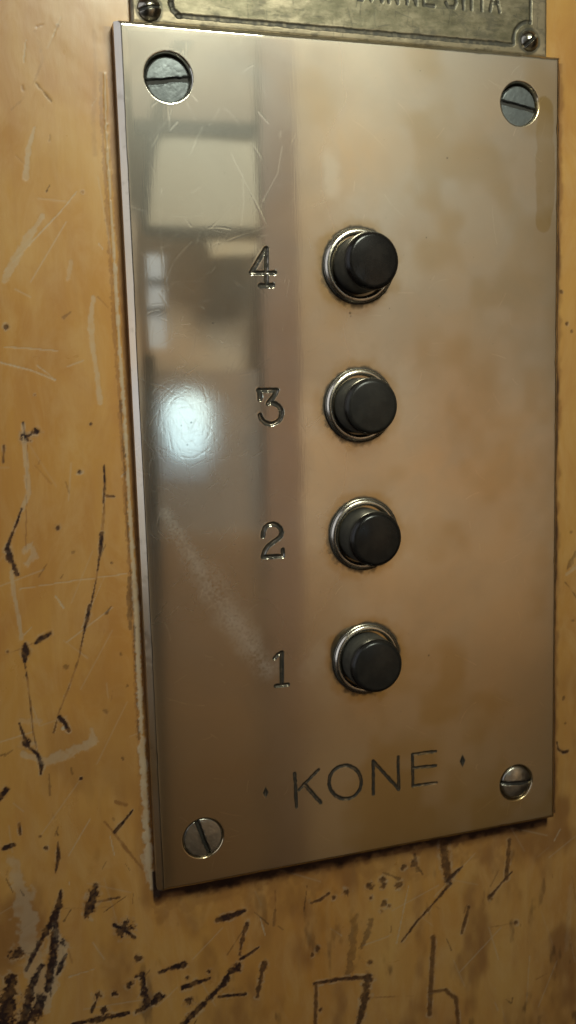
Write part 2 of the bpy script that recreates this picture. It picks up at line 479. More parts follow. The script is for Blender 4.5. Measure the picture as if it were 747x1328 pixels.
names = {0: 'face_plate', 1: 'engraved_number', 2: 'engraved_number', 3: 'engraved_number', 4: 'engraved_number', 5: 'engraved_letter', 6: 'engraved_letter', 7: 'engraved_letter', 8: 'engraved_letter', 9: 'engraved_diamond', 10: 'engraved_diamond'}
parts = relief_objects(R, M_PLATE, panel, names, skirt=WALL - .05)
for g, o in parts.items(): to_local(o)
for g, d in ((1, '4'), (2, '3'), (3, '2'), (4, '1')): parts[g]['label'] = 'engraved digit %s beside its button' % d
for g, d in ((5, 'K'), (6, 'O'), (7, 'N'), (8, 'E')): parts[g]['label'] = 'thin engraved capital letter %s' % d
parts[9]['label'] = 'faint small diamond left of the letters'; parts[10]['label'] = 'dark small diamond right of the letters'
del R

# ------------------------------------------------------------------ lathe
def lathe(name, prof, mat, parent, seg=96, attr=None, wob=0.0, seed=0):
    """prof: (radius, out) pairs from outside to centre, in mm; 'out' is away from the wall"""
    P = np.array(prof, float); n = len(P)
    th = np.linspace(0, 2 * math.pi, seg, endpoint=False)
    r_ = np.random.default_rng(seed)
    k = sum(r_.normal(0, 1) * np.cos(j * th + r_.uniform(0, 6)) / j for j in range(2, 7))
    V = []
    for r, h in P:
        rr = r * (1 + wob * k / 2)
        V.append(np.stack([rr * np.cos(th), np.full(seg, -h), rr * np.sin(th)], 1))
    V = np.vstack(V)
    Q = []
    for i in range(n - 1):
        a = np.arange(seg); b = (a + 1) % seg
        Q.append(np.stack([i * seg + a, i * seg + b, (i + 1) * seg + b, (i + 1) * seg + a], 1))
    Q = np.vstack(Q)
    at = {'dirt': np.repeat(np.array(attr if attr is not None else np.zeros(n), float), seg)}
    return mesh_from(name, V, Q, mat, parent, at)


def rounded(pts, rad, n=5):
    """round the inner corners of an open profile"""
    P = [np.array(p, float) for p in pts]; out = [P[0]]
    for i in range(1, len(P) - 1):
        a, b, c = P[i - 1], P[i], P[i + 1]
        r = min(rad[i], np.linalg.norm(a - b) * .45, np.linalg.norm(c - b) * .45)
        p = b + (a - b) / np.linalg.norm(a - b) * r; q = b + (c - b) / np.linalg.norm(c - b) * r
        for t in np.linspace(0, 1, n): out.append((1 - t) ** 2 * p + 2 * t * (1 - t) * b + t * t * q)
    out.append(P[-1]); return out


def densify(P, step):
    out = [P[0]]
    for a, b in zip(P[:-1], P[1:]):
        a = np.array(a); b = np.array(b); k = max(1, int(np.linalg.norm(b - a) / step))
        for t in np.linspace(0, 1, k + 1)[1:]: out.append(a + t * (b - a))
    return out


TILT = [(0.8, -1.2), (-.5, .6), (.3, .9), (-1.4, -.3)]
for i, (cx, cz) in enumerate(BTN):
    CH = 8.1 + (.15, 0, -.1, -.2)[i]
    pr = rounded([(6.15, -1.5), (6.15, CH - 1.0), (5.45, CH - .08), (2.5, CH + .30), (.01, CH + .36)], [0, 2.2, 1.9, 1.6, 0], 11)
    pr = densify(pr, .35)
    at = [(.9, 1.0, .85, .95)[i] * float(smooth(CH - .6, CH - 2.6, p[1])) if p[0] > 5.9 else (.08, .30, .12, .22)[i] for p in pr]
    at = [a if p[1] > 1.0 else 1.0 for a, p in zip(at, pr)]
    cap = lathe('push_button', pr, M_CAP, panel, 128, at, wob=.002, seed=i)
    cap.location = Vector((cx + .1 * TILT[i][0], -WALL, cz - .1 * TILT[i][1])) * MM
    cap.rotation_euler = (math.radians(TILT[i][1]), 0, math.radians(TILT[i][0]))
    cap['label'] = 'black domed push button beside the engraved %s' % '4321'[i]
    cp = rounded([(8.30, -.2), (8.30, .55), (8.02, .70), (7.75, 1.12), (7.15, 1.30), (6.72, 1.02), (6.60, .6), (6.50, -1.6), (5.8, -1.6)], [0, .12, .1, .35, .5, .3, .1, .1, 0], 6)
    cp = densify(cp, .2)
    ca = [1.0 if p[0] < 6.58 else (.75 if p[0] > 7.98 and p[1] < .74 else (.35 if p[0] < 6.72 else (.10, .0, .15, .05)[i])) for p in cp]
    co = lathe('collar', cp, M_COLLAR, cap, 128, ca, wob=.004, seed=20 + i)
    co.location = Vector((-.1 * TILT[i][0], 0, .1 * TILT[i][1])) * MM
    co.rotation_euler = (math.radians(-TILT[i][1] * .6 + (.6, -.4, .9, -.7)[i]), 0, math.radians(-TILT[i][0] * .6 + (-.7, .8, -1.2, 1.0)[i]))


def screw(name, r, dome, slot_ang, slot_w, slot_d, mat, parent, loc, rag=.1, seed=0, bevel=.35, label=None, grime=.5):
    """slotted screw head as a fine polar relief"""
    nr, ns = 56, 160
    rad = np.concatenate([[r, r], np.linspace(r, .02, nr)]); th = np.linspace(0, 2 * math.pi, ns, endpoint=False)
    RR, TH = np.meshgrid(rad, th, indexing='ij')
    x = RR * np.cos(TH); z = RR * np.sin(TH)
    h = dome * (1 - (RR / r) ** 2) - bevel * smooth(r - bevel * 1.3, r, RR) ** 2
    c, s = math.cos(slot_ang), math.sin(slot_ang)
    d = np.abs(-x * s + z * c + rag * noise2(x, z, 1.6, seed + 5, 2)) + rag * .7 * noise2(x, z, .8, seed, 3)
    sl = smooth(slot_w / 2 + .14, slot_w / 2 - .08, d)
    h = h - slot_d * sl - .03 * noise2(x, z, .9, seed + 9, 3)
    h += .05 * np.exp(-((d - slot_w / 2 - .2) / .15) ** 2) * noise2(x, z, .8, seed + 3, 2)
    h[0] = -3.0; h[1] = h[2]
    dt_ = np.clip(.97 * smooth(.35, 1, sl) + grime * smooth(.15, .7, noise2(x, z, 1.6, seed + 2, 3)) * .5, 0, 1)
    dt_ = np.maximum(dt_, .75 * smooth(r - .45, r - .05, RR + .2 * noise2(x, z, 1.0, seed + 11, 2)) * (grime > .3))
    V = np.stack([x, -h, z], -1).reshape(-1, 3)
    n = len(rad); Q = []
    for i in range(n - 1):
        a = np.arange(ns); b = (a + 1) % ns
        Q.append(np.stack([i * ns + a, i * ns + b, (i + 1) * ns + b, (i + 1) * ns + a], 1))
    o = mesh_from(name, V, np.vstack(Q), mat, parent, {'dirt': dt_.reshape(-1)})
    o.location = Vector(loc) * MM
    if label: o['label'] = label
    return o


for k, ang, dome, sd, mat, grime, dz, lab, rr in (
        ('a', math.radians(7), .12, .55, M_SCREW, .40, -.42, 'dull blue-grey slotted screw with a burred level slot', .45),
        ('b', math.radians(-10), .12, .6, M_SCREW, .40, -.42, 'dull blue-grey slotted screw with a slightly sloping slot', .45),
        ('c', math.radians(-72), .25, .7, M_SCREWB, .5, .05, 'brownish slotted screw with a steep slot', .22),
        ('d', math.radians(-6), .75, .6, M_SCREWB, .55, .05, 'small domed slotted screw with a bright rim', .30)):
    cx, cz, r, dep = SEATS[k]
    out = {'a': -.75, 'b': -.7, 'c': -.18, 'd': -.25}[k]
    screw('screw', r - rr, dome, ang, .95 if k in 'ab' else .85, sd, mat, panel, (cx, out * -1 - WALL, cz + dz), .22 if k == 'a' else .10, ord(k), .3 if k != 'd' else .6, lab, grime)

# ================================================================== NAMEPLATE
NX0, NX1, NZ0, NZ1 = -47.2, 48.6, 92.35, 131.0
NY = 2.4
N = Relief(np.linspace(NX0, NX1, 560), np.linspace(NZ0, NZ1, 240), NY)
X, Z = N.X, N.Z
nd0 = N.mask('dirt'); nd0 += .40 * smooth(.12, .5, noise2(X, Z, 2.2, 215, 5, .7, sx=.6))
N.Y += .02 * noise2(X, Z, 8, 201, 3) + .012 * noise2(X, Z, 1.2, 202, 3)
e = np.minimum(np.minimum(X - NX0, NX1 - X), np.minimum(Z - NZ0, NZ1 - Z))
N.Y += .5 * np.clip(.5 - e, 0, None) + .12 * np.exp(-e / .35)
nd = N.mask('dirt'); nt = N.mask('tarnish_tone')
nt += smooth(44.2, 45.5, X + .6 * noise2(X, Z, 3, 203, 2)) * .6 + smooth(-43.0, -44, X) * .3 + smooth(95.6, 94.6, Z) * .45
bx0, bz0 = un(228, 20, NY); bx1, bz1 = un(678, 59.5, NY)
bx0, bz0 = bx0, (bz0 + bz1) / 2
sL = un(193.5, 11.5, NY); sR = un(686.5, 53, NY)
bl = sL[0] + 3.9; brt = un(688, 30, NY)[0]
zb = bz0


def ngroove(pts, width, depth, fill, gid=0, seed=0, rag=.2):
    w_, D = N.dist(pts, width + 1)
    x, z = X[w_], Z[w_]
    D = D + rag * width / 2 * noise2(x, z, .9, seed, 3)
    p = smooth(width / 2, width / 4, D)
    N.Y[w_] += depth * p
    nd[w_] = np.maximum(nd[w_], fill * smooth(width * .54, width * .40, D) * np.clip(.9 + .5 * noise2(x, z, .8, seed + 1, 3), 0, 1))
    if gid:
        g = N.gid[w_]; g[D < width * .7] = gid


ztop = NZ1 - (zb - NZ0)
rn = 4.3
path = ell(sL[0], sL[1], rn, rn, 78, -20, 10)
lx = sL[0] + rn * 1.0
rxx = brt
ngroove([(lx + .2, sL[1] + 1.2), (lx - .1, NZ1 - 8)], 1.25, .15, .92, seed=301)
ngroove([(lx + .2, sL[1] + 1.5), (lx + .5, zb + 1.0), (lx + 1.8, zb)], 1.3, .15, .92, seed=302)
ngroove([(lx + 1.5, zb), (0, zb), (sR[0] - rn - .3, zb)], 1.15, .15, .94, seed=303, rag=.25)
ngroove(ell(sR[0], sR[1], rn - .2, rn - .2, 182 + 10, 88, 14), 1.0, .15, .92, seed=304)
ngroove([(rxx, sR[1] + rn - .4), (rxx, NZ1 - 8)], .85, .15, .92, seed=305)
ngroove([(lx, ztop), (rxx, ztop)], 1.0, .15, .9, seed=306)
# lettering: strokes in a unit cell, laid on the measured baseline
GL = {'U': [[(0, 1), (0, .3), (.2, 0), (.75, 0), (1, .3), (1, 1)]], 'A': [[(0, 0), (.5, 1), (1, 0)], [(.2, .35), (.8, .35)]],
      'N': [[(0, 0), (0, 1), (1, 0), (1, 1)]], 'E': [[(1, 0), (0, 0), (0, 1), (1, 1)], [(0, .52), (.8, .52)]],
      'S': [[(.0, .18), (.2, .02), (.8, .02), (1, .25), (.85, .47), (.15, .55), (0, .78), (.2, .98), (.8, .98), (1, .82)]],
      'I': [[(.5, 0), (.5, 1)]], 'T': [[(.5, 0), (.5, 1)], [(-.3, 1), (1.3, 1)]]}
tx = [('U', 463, 472), ('A', 481.5, 495.5), ('N', 504.5, 516), ('N', 528, 540), ('E', 550, 563), ('S', 578.5, 592), ('I', 598, 604), ('I', 608.5, 614.5), ('T', 621, 629), ('A', 635.5, 648)]
names = {0: 'brass_sheet'}
for i, (ch_, u0, u1) in enumerate(tx):
    v0 = 1.0 + (u0 - 467) * .0875
    x0, zc = un(u0, v0, NY); x1, zd = un(u1, v0 + (u1 - u0) * .0875, NY)
    zc = (zc + zd) / 2 + .25
    for st in GL[ch_]:
        ngroove([(x0 + a * (x1 - x0), zc + b * 5.0) for a, b in st], .92, .10, .93, gid=i + 1, seed=320 + i, rag=.15)
    names[i + 1] = 'engraved_letter'
# scuffs and verdigris lines
for i in range(160):
    x0, z0 = rng.uniform(NX0 + 2, NX1 - 2), rng.uniform(NZ0 + .5, NZ0 + 14)
    a = rng.choice([0, math.pi / 2]) + rng.normal(0, .2); L = rng.uniform(.6, 4)
    w_, D = N.dist([(x0, z0), (x0 + L * math.cos(a), z0 + L * math.sin(a))], .6)
    nd[w_] = np.maximum(nd[w_], rng.uniform(.2, .55) * smooth(.22, .02, D + .1 * noise2(X[w_], Z[w_], .8, i, 2)))
nd[:] = np.maximum(nd, .6 * smooth(.25, .6, noise2(X, Z, 3.0, 210, 4)) * smooth(97.5, 95, Z))
nd[:] = np.maximum(nd, .55 * smooth(.45, .1, e + .2 * noise2(X, Z, 1.5, 211, 3)))
for sc_ in (sL, sR):
    d = np.hypot(X - sc_[0], Z - sc_[1]); nd[:] = np.maximum(nd, .8 * smooth(.55, .0, np.abs(d - 2.6) + .2 * noise2(X, Z, 1, 212, 2)))
np.clip(nd, 0, 1, out=nd); np.clip(nt, 0, 1, out=nt)
plaque = empty('brass_nameplate', (0, WALL, 111))
plaque['label'] = 'tarnished brass plate with dark engraved border and capital lettering, just above the button panel'
plaque['category'] = 'nameplate'
for g, o in relief_objects(N, M_BRASS, plaque, names, skirt=WALL - .05).items():
    o.location = Vector((0, -WALL, -111)) * MM
    if g: o['label'] = 'dark engraved capital letter %s' % tx[g - 1][0]
M_DOME = mat_steel('nameplate_screw_brass', (.40, .37, .30), .22)
screw('screw', 2.55, 1.35, math.radians(12), .55, .45, M_DOME, plaque, (sL[0], NY - WALL - .1, sL[1] - 111), .05, 401, .3, 'brass domed screw at the left end', .35)
screw('screw', 2.45, 1.45, math.radians(38), .60, .75, M_DOME, plaque, (sR[0], NY - WALL - .1, sR[1] - 111), .05, 402, .3, 'domed screw with a tilted open slot at the right end', .35)
del N

# ================================================================== WALL
def coords(a, b, step, far):
    mid = np.arange(a, b, step); out = []; s = step; x = a
    left = [];
    while x > -far: s *= 1.25; x -= s; left.append(x)
    s = step; x = mid[-1]; right = []
    while x < far: s *= 1.25; x += s; right.append(x)
    return np.concatenate([left[::-1], mid, right])


W = Relief(coords(-92, 66, .23, 620), coords(-160, 110, .23, 900), WALL)
X, Z = W.X, W.Z
near = (X > -95) & (X < 70) & (Z > -165) & (Z < 115)
W.Y += .10 * noise2(X, Z, 35, 501, 3) + .02 * noise2(X, Z, 5, 502, 3)
wd = W.mask('dirt'); wp = W.mask('pale'); ws = W.mask('stain_shade')
seed_ = [600]


def mark(pts, wpx, amt=.95, kind='dirt', rag=.45, depth=.07, sc=1.2, soft=.0):
    """a mark or scratch in the varnish; wpx = widths in photo pixels (5.7 px per mm)"""
    seed_[0] += 3; sd = seed_[0]
    P = px(pts, WALL)
    if kind == 'dirt' and P[0][1] < -78: wpx = [q * 1.3 for q in wpx] if isinstance(wpx, (list, tuple)) else wpx * 1.3
    ws_ = [max(w / 5.6, .2) for w in (wpx if isinstance(wpx, (list, tuple)) else [wpx])]
    w_, D = W.dist(P, max(ws_) * 1.5 + 1, ws_)
    x, z = X[w_], Z[w_]
    D = D + rag * (noise2(x, z, sc, sd, 3) + .6 * noise2(x, z, sc * .35, sd + 1, 2))
    f = smooth(1.15 + soft, .75 - soft, D)
    t = {'dirt': wd, 'pale': wp, 'stain_shade': ws}[kind]
    if max(ws_) < .62 and kind != 'pale':       # thin scores skip and break up
        f = f * np.clip(.75 + 1.9 * noise2(x, z, 3.2, sd + 9, 3), 0, 1)
    if kind == 'dirt' and amt > .6:      # chipped varnish lip and a brown bruise round the gouge
        lip = smooth(1.0, 1.2, D) * smooth(2.1, 1.3, D + .5 * noise2(x, z, 1.6, sd + 7, 2))
        wp[w_] = np.maximum(wp[w_], .42 * lip * np.clip(.4 + 1.2 * noise2(x, z, 1.4, sd + 8, 3), 0, 1))
        ws[w_] = np.maximum(ws[w_], .55 * smooth(1.9, .8, D))
        W.Y[w_] -= .03 * lip
    t[w_] = np.maximum(t[w_], amt * f * np.clip(.95 + .5 * noise2(x, z, sc * .8, sd + 2, 3), 0, 1))
    W.Y[w_] += depth * f * .7


def pale(pts, w, amt=.55, **k): mark(pts, w, amt, 'pale', depth=k.pop('depth', .04), **k)
def stain_shade(pts, w, amt=.6, **k): mark(pts, w, amt, 'stain_shade', depth=.0, **k)


# --- left strip, top
stain_shade([(45, 40), (52, 60), (55, 78), (45, 105), (28, 130), (15, 142)], [2, 3, 3, 2.5, 2], .55)
stain_shade([(122, 40), (124, 90), (121, 150), (123, 200)], 5, .28, soft=.4)
pale([(45, 165), (37, 195), (33, 230)], [3, 5, 7], .45)
pale([(55, 280), (35, 312), (18, 340), (5, 365)], [5, 10, 10, 6], .40)
pale([(100, 248), (78, 275), (40, 315), (5, 352)], 1.4, .5)
pale([(121, 385), (118, 415), (120, 450), (125, 480), (130, 522)], [4, 7, 6, 5, 7], .42)
pale([(5, 450), (40, 452), (75, 455)], 1.5, .45); pale([(0, 470), (40, 480), (72, 493)], 2.0, .6); pale([(48, 474), (62, 484), (72, 494)], 1.5, .5)
pale([(92, 340), (88, 362)], 5, .25)
mark([(33, 567)], 10, rag=.8); mark([(47, 560)], 7, rag=.8); mark([(30, 548), (33, 574)], 2); mark([(33, 567), (47, 560)], 3)
pale([(30, 550), (33, 590), (37, 640), (28, 662)], [5, 6, 6, 5], .45)
for p, w in (((45, 512), 2.6), ((118, 550), 3.2), ((8, 425), 6), ((103, 612), 4), ((107, 249), 3), ((75, 33), 2.5)): mark([p], w, .75, rag=.5)
mark([(135, 604), (136, 628), (134, 652)], [2, 3.2, 2]); mark([(135, 643), (148, 644)], 2.6, .8); mark([(5, 578), (4, 600)], [3, 2], .8)
pale([(100, 615), (108, 612)], 4, .4)
# --- long scored lines, left
mark([(28, 660), (21, 680), (12, 702), (9, 713)], [2.5, 3, 3, 6]); mark([(9, 713), (15, 728), (22, 744)], [7, 6, 5], .9, rag=.8)
pale([(15, 742), (18, 770), (24, 800), (28, 828)], 4.5, .45); pale([(30, 716), (40, 708), (46, 722), (36, 732)], 7, .38, rag=.8)
mark([(33, 836), (33, 846), (32, 858)], [6, 9, 4], rag=.5); mark([(32, 858), (38, 900), (43, 950), (52, 990)], 1.7, .85, rag=.7)
mark([(46, 834), (55, 827), (65, 822)], [4, 6, 5]); stain_shade([(0, 852), (25, 842), (48, 832)], 2, .7)
mark([(136, 606), (135, 660), (131, 710), (125, 750), (117, 790)], [1.4, 2, 3, 1.6, 2], .85, rag=.6)
mark([(132, 692), (130, 712)], 4.2); mark([(116, 785), (113, 803), (109, 818)], [3, 5, 3.5])
mark([(110, 815), (102, 855), (90, 890), (76, 925), (70, 950)], 1.8, .85, rag=.8)
mark([(77, 930), (84, 938), (89, 948)], [5, 6, 5]); pale([(82, 945)], 5, .8); pale([(60, 988), (95, 975), (122, 962), (118, 945)], [14, 13, 10, 5], .42, rag=.6)
mark([(25, 938), (30, 952), (36, 968)], [2, 3, 4], .85); mark([(34, 965)], 11, rag=.8); mark([(36, 968), (48, 978), (54, 992), (53, 1004)], [3, 4, 6, 3])
pale([(25, 764), (90, 754), (165, 744)], 1.2, .5); pale([(30, 978), (50, 985)], 8, .4)
pale([(52, 935), (28, 935)], 6, .2)
for p, w, a in (((75, 684), 6, .8), ((86, 866), 7, .45), ((137, 923), 8, .4), ((157, 848), 5, .5), ((10, 845), 3, .7), ((165, 890), 5, .6), ((160, 985), 6, .6), ((95, 716), 4, .4), ((145, 730), 3, .6)): mark([p], w, a, rag=.6)
mark([(167, 750), (168, 782), (169, 815)], [5, 8, 4], .55)
mark([(85, 625), (90, 640)], 2, .3)
# --- lower left
mark([(0, 1036), (8, 1024)], 6); mark([(25, 1068), (26, 1082)], 3, .8); mark([(4, 1101), (18, 1096)], 5.5, rag=.8); mark([(75, 1092), (76, 1112), (72, 1132)], [2, 5, 2], .85)
mark([(149, 1079), (160, 1066), (172, 1051)], [5, 3, 3]); stain_shade([(150, 1040), (164, 1044)], 5, .9); stain_shade([(135, 1065), (148, 1080), (160, 1096), (185, 1127)], [2, 3, 4, 3], .9)
mark([(124, 1150), (120, 1166), (114, 1186)], [7, 10, 7], rag=.7); mark([(122, 1170), (155, 1164)], 2, .8); stain_shade([(75, 1178), (112, 1178), (160, 1175)], 1.5, .8)
mark([(160, 1205)], 13, rag=1.1); mark([(148, 1200), (160, 1205), (174, 1216)], 3.5); mark([(158, 1212), (163, 1196)], 4)
mark([(79, 1155), (75, 1178), (62, 1204), (48, 1230), (34, 1258)], [2, 6, 6, 5, 3], rag=.7); mark([(72, 1184), (70, 1215), (68, 1250), (62, 1284)], [5, 7, 8, 5], rag=.7)
mark([(86, 1238), (80, 1250), (74, 1264)], [2, 5, 3]); mark([(54, 1252), (44, 1275), (36, 1300), (30, 1330)], [4, 7, 8, 8], rag=.8)
mark([(16, 1268), (10, 1295), (5, 1330)], [9, 17, 20], rag=.9); mark([(52, 1296), (42, 1318)], 11, rag=.9); mark([(22, 1238)], 11, .9, rag=.8); mark([(80, 1222)], 7, .9, rag=.8)
pale([(18, 1120), (32, 1180), (44, 1240), (52, 1300)], [22, 26, 24, 20], .42, rag=.7, sc=3); pale([(70, 1200), (82, 1232), (72, 1270), (60, 1310)], [8, 14, 14, 10], .50, rag=.7)
mark([(282, 1193), (300, 1188), (317, 1181)], [5, 7, 4]); stain_shade([(205, 1158), (210, 1175), (216, 1193)], 2.5, .9); mark([(321, 1198), (315, 1215), (311, 1238)], [4, 4, 3], .8, rag=.9)
mark([(312, 1244), (325, 1236), (336, 1228)], [3.5, 3, 2]); mark([(207, 1261), (222, 1256), (238, 1251)], [3, 4, 6], rag=.7); mark([(237, 1281), (255, 1275), (272, 1269)], [5, 6, 3], rag=.7)
mark([(238, 1328), (256, 1310), (274, 1292), (290, 1276)], [7, 6, 5, 5], rag=.7); mark([(288, 1277), (298, 1262), (308, 1255)], [6, 7, 7], rag=.9); mark([(284, 1293), (318, 1289)], 3.5)
mark([(185, 1262), (187, 1290)], 5, rag=.9); mark([(178, 1312), (196, 1302), (212, 1292)], 4.5, rag=.9); mark([(190, 1284), (190, 1304)], 6, rag=.9); mark([(205, 1292), (200, 1300)], 7, rag=.8)
mark([(127, 1292), (119, 1312)], 3, .85, rag=.8); mark([(96, 1328), (130, 1322), (165, 1314)], [4, 6, 4], rag=.8)
for p, w in (((129, 1290), 7), ((148, 1288), 6), ((168, 1277), 7), ((180, 1244), 7), ((245, 1300), 8), ((272, 1260), 5), ((136, 1310), 7), ((60, 1100), 3), ((178, 1266), 4), ((244, 1268), 4), ((105, 1010), 4), ((52, 1085), 3)): mark([p], w, .9, rag=.9)
mark([(343, 1250), (338, 1268), (334, 1292)], [6, 5, 4], .75, rag=.9); stain_shade([(357, 1155), (357, 1182)], 2.5, .9); stain_shade([(180, 1165), (205, 1180)], 4, .4)
# --- under the panel
mark([(575, 1090), (577, 1112), (581, 1142)], [9, 10, 9], .72, rag=.5); mark([(581, 1142), (588, 1134), (600, 1124)], [5, 6, 2], .85); mark([(584, 1146), (562, 1172), (540, 1196), (521, 1221)], [4, 2.6, 3, 3], .82, rag=.6)
mark([(661, 1090), (659, 1115), (657, 1139)], [5, 5, 5], .72); mark([(664, 1131), (650, 1146), (637, 1162)], [2, 2, 4], .8); mark([(608, 1177), (603, 1195), (599, 1210)], [4, 4, 3], .7)
mark([(669, 1197)], 5, .8); stain_shade([(612, 1208), (640, 1202), (672, 1196)], 1.6, .7); mark([(562, 1216), (560, 1262), (557, 1316)], [5, 5.5, 5], .62, rag=.4)
mark([(460, 1190), (458, 1225), (452, 1262)], [7, 9, 8], .45, rag=.7); mark([(480, 1195), (477, 1212), (469, 1228)], [7, 8, 6], .5, rag=.7)
mark([(408, 1276), (440, 1270), (479, 1267)], [4, 4, 5], .85); mark([(410, 1276), (409, 1330)], 3.5, .65); mark([(477, 1268), (473, 1295), (465, 1330)], [10, 9, 6], .8, rag=.6)
mark([(556, 1287), (578, 1284), (592, 1296), (594, 1330)], [3, 3.5, 5, 4], .62); stain_shade([(480, 1294), (520, 1292), (560, 1291)], 2, .7)
for p, w in (((480, 1149), 7), ((497, 1140), 6), ((497, 1150), 6), ((518, 1147), 7), ((537, 1120), 7), ((524, 1124), 6), ((448, 1158), 7), ((433, 1164), 4), ((498, 1172), 6), ((495, 1181), 4), ((413, 1230), 5), ((405, 1238), 4), ((480, 1248), 5), ((481, 1164), 5), ((636, 1162), 6), ((416, 1310), 4), ((505, 1176), 4)): mark([p], w, .72, rag=.8)
mark([(404, 1171), (415, 1167), (426, 1159)], [4, 3, 3], .75, rag=.8); mark([(497, 1132), (518, 1140)], 3, .5, rag=.8); mark([(538, 1108), (541, 1130)], 3.5, .6)
mark([(357, 1180), (355, 1200)], 3, .4)
pale([(687, 1240), (683, 1300)], 2, .3); pale([(740, 1150), (735, 1230)], 8, .15, soft=.4)
# --- right strip
for p, w, a in (((728, 378), 4, .8), ((731, 905), 6, .6), ((733, 938), 4, .6), ((735, 420), 4, .7), ((741, 430), 5, .6), ((743, 805), 4, .5), ((741, 690), 4, .4)): mark([p], w, a, rag=.8)
mark([(736, 738), (741, 730), (747, 716)], [4, 7, 5], .45, rag=.8); mark([(733, 755), (741, 765), (750, 778)], 2, .6); pale([(735, 745), (747, 735)], 5, .35)
mark([(722, 962), (724, 972), (730, 976), (736, 974)], [2.5, 3, 4, 5], .9)
# --- grime packed round the plate, with its shadow painted in below
seed = 900
def band(cond, d, w, amt, kind, sd, sc=2.0, rag=.6):
    t = {'dirt': wd, 'pale': wp, 'stain_shade': ws}[kind]
    w = np.maximum(w, .05)
    f = amt * smooth(0, 1, (w - (d + rag * w * noise2(X, Z, sc, sd, 3))) / (.75 * w)) * cond
    t[:] = np.maximum(t, f)
inz = (Z > OZ0 - 1) & (Z < OZ1); inx = (X > OX0 - .5) & (X < OX1 + .3)
below = (OZ0 - Z) - 1.9
band(inx & (below > -5), below, 4.2, .95, 'stain_shade', 901, 1.6, .55); band(inx & (below > -5), below, 2.6 + 1.2 * noise2(X, Z, 14, 907, 2), .85, 'dirt', 902, 2.2, .5)
band(inx & (below > -5), below, 9.0, .5, 'stain_shade', 903, 3.0, .9)
rightd = X - OX1 - 2.2
band((rightd > -5) & inz, rightd, 1.5, .8, 'stain_shade', 904, 3.0, .6); band((rightd > -5) & inz, rightd, .75 + .9 * noise2(X, Z, 16, 908, 3), .85, 'dirt', 905, 3.0, .35)
leftd = OX0 - X
band((leftd > -2) & (Z > OZ0 - 2) & (Z < OZ1), leftd, 2.1, .55, 'stain_shade', 906, 4.0, .5)
# rim of old varnish, chipped pale, running down the left side of the plate
rim = [(136, 95), (137, 150), (140, 205), (144, 270), (148, 330), (152, 400), (155, 450), (160, 520), (165, 600), (168, 660), (172, 720), (177, 790), (179, 850), (181, 900), (184, 960), (187, 1020), (190, 1080), (194, 1120), (198, 1152)]
pale(rim, [1.5, 3, 3, 3, 3.4, 3.5, 4, 4, 4, 4.5, 5, 6.5, 6, 7, 7, 8, 9, 9, 8], .68, rag=.8, depth=-.18, sc=1.4)
stain_shade([(u - 5, v) for u, v in rim], 4.5, .6, rag=.9); stain_shade([(u + 7, v) for u, v in rim], 5, .75, rag=.8, sc=2.5); mark([(u - 4, v) for u, v in rim[7:15]], 2.2, .5, rag=1.3); mark([(u + 5, v) for u, v in rim[9:17]], 2.0, .4, rag=1.2)
pale([(185, 1110), (195, 1140), (204, 1160)], [6, 10, 7], .5)
# wall varnish steps down beside the plate, where the rim was cut
# random small wear over the visible board
for i in range(150):
    low = rng.random() < .45
    p = (rng.uniform(-88, -52), rng.uniform(-115, 100)) if not low else (rng.uniform(-85, 60), rng.uniform(-155, -94))
    if rng.random() < .45: p = (p[0], min(p[1], rng.uniform(-150, -20)))
    L = rng.exponential(2.2) + .3; a = rng.normal(math.pi / 2, .7); r0 = rng.uniform(.22, .6)
    seed_[0] += 3
    P = [p, (p[0] + L * math.cos(a), p[1] + L * math.sin(a))]
    w_, D = W.dist(P, 2, [r0, r0 * .6]); D = D + .8 * noise2(X[w_], Z[w_], .9, seed_[0], 3)
    k = rng.random(); t = wd if k < .38 else (wp if k < .68 else ws)
    t[w_] = np.maximum(t[w_], rng.uniform(.25, .7) * smooth(1.1, .6, D)); W.Y[w_] += .03 * smooth(1.1, .6, D)
for i in range(60):      # hairlines in the varnish
    p = (rng.uniform(-88, -52), rng.uniform(-140, 100)) if i < 40 else (rng.uniform(-60, 60), rng.uniform(-150, -95))
    L = rng.uniform(3, 16); a = rng.uniform(0, math.pi)
    w_, D = W.dist([p, (p[0] + L * math.cos(a), p[1] + L * math.sin(a))], 1)
    f = smooth(.24, .03, D); wp[w_] = np.maximum(wp[w_], rng.uniform(.15, .45) * f); W.Y[w_] += .015 * f
ws[:] = np.maximum(ws, near * .85 * smooth(-.05, .55, noise2(X, Z, 9, 950, 4, sz=.5)) * smooth(-20, -110, Z))  # blotchy browning that also paints in the dimmer light low on the wall
wd[:] = np.maximum(wd, near * .55 * smooth(.42, .7, noise2(X, Z, 4, 951, 4, sz=.4)) * smooth(-60, -140, Z))
for t in (wd, wp, ws): np.clip(t, 0, 1, out=t)
keep = ~((X > OX0 + 1.5) & (X < OX1 - 1.5) & (Z > OZ0 + 1.5) & (Z < OZ1 - 1.5))
wall = relief_objects(W, M_WALL, None, {0: 'wall'}, keep=keep)[0]
wall['kind'] = 'structure'
del W

# ================================================================== FAR SIDE (seen only as the mirror image in the plate)
D_OPP = -1200.0
def opp(u, v):
    """where the mirror ray through photo point (u, v) meets the far side of the landing"""
    x, z = un(u, v); m = np.array([CAM_C[0], -CAM_C[1], CAM_C[2]]); d = np.array([x, 0, z]) - m
    p = m + d * ((D_OPP - m[1]) / d[1]); return p[0], p[2]


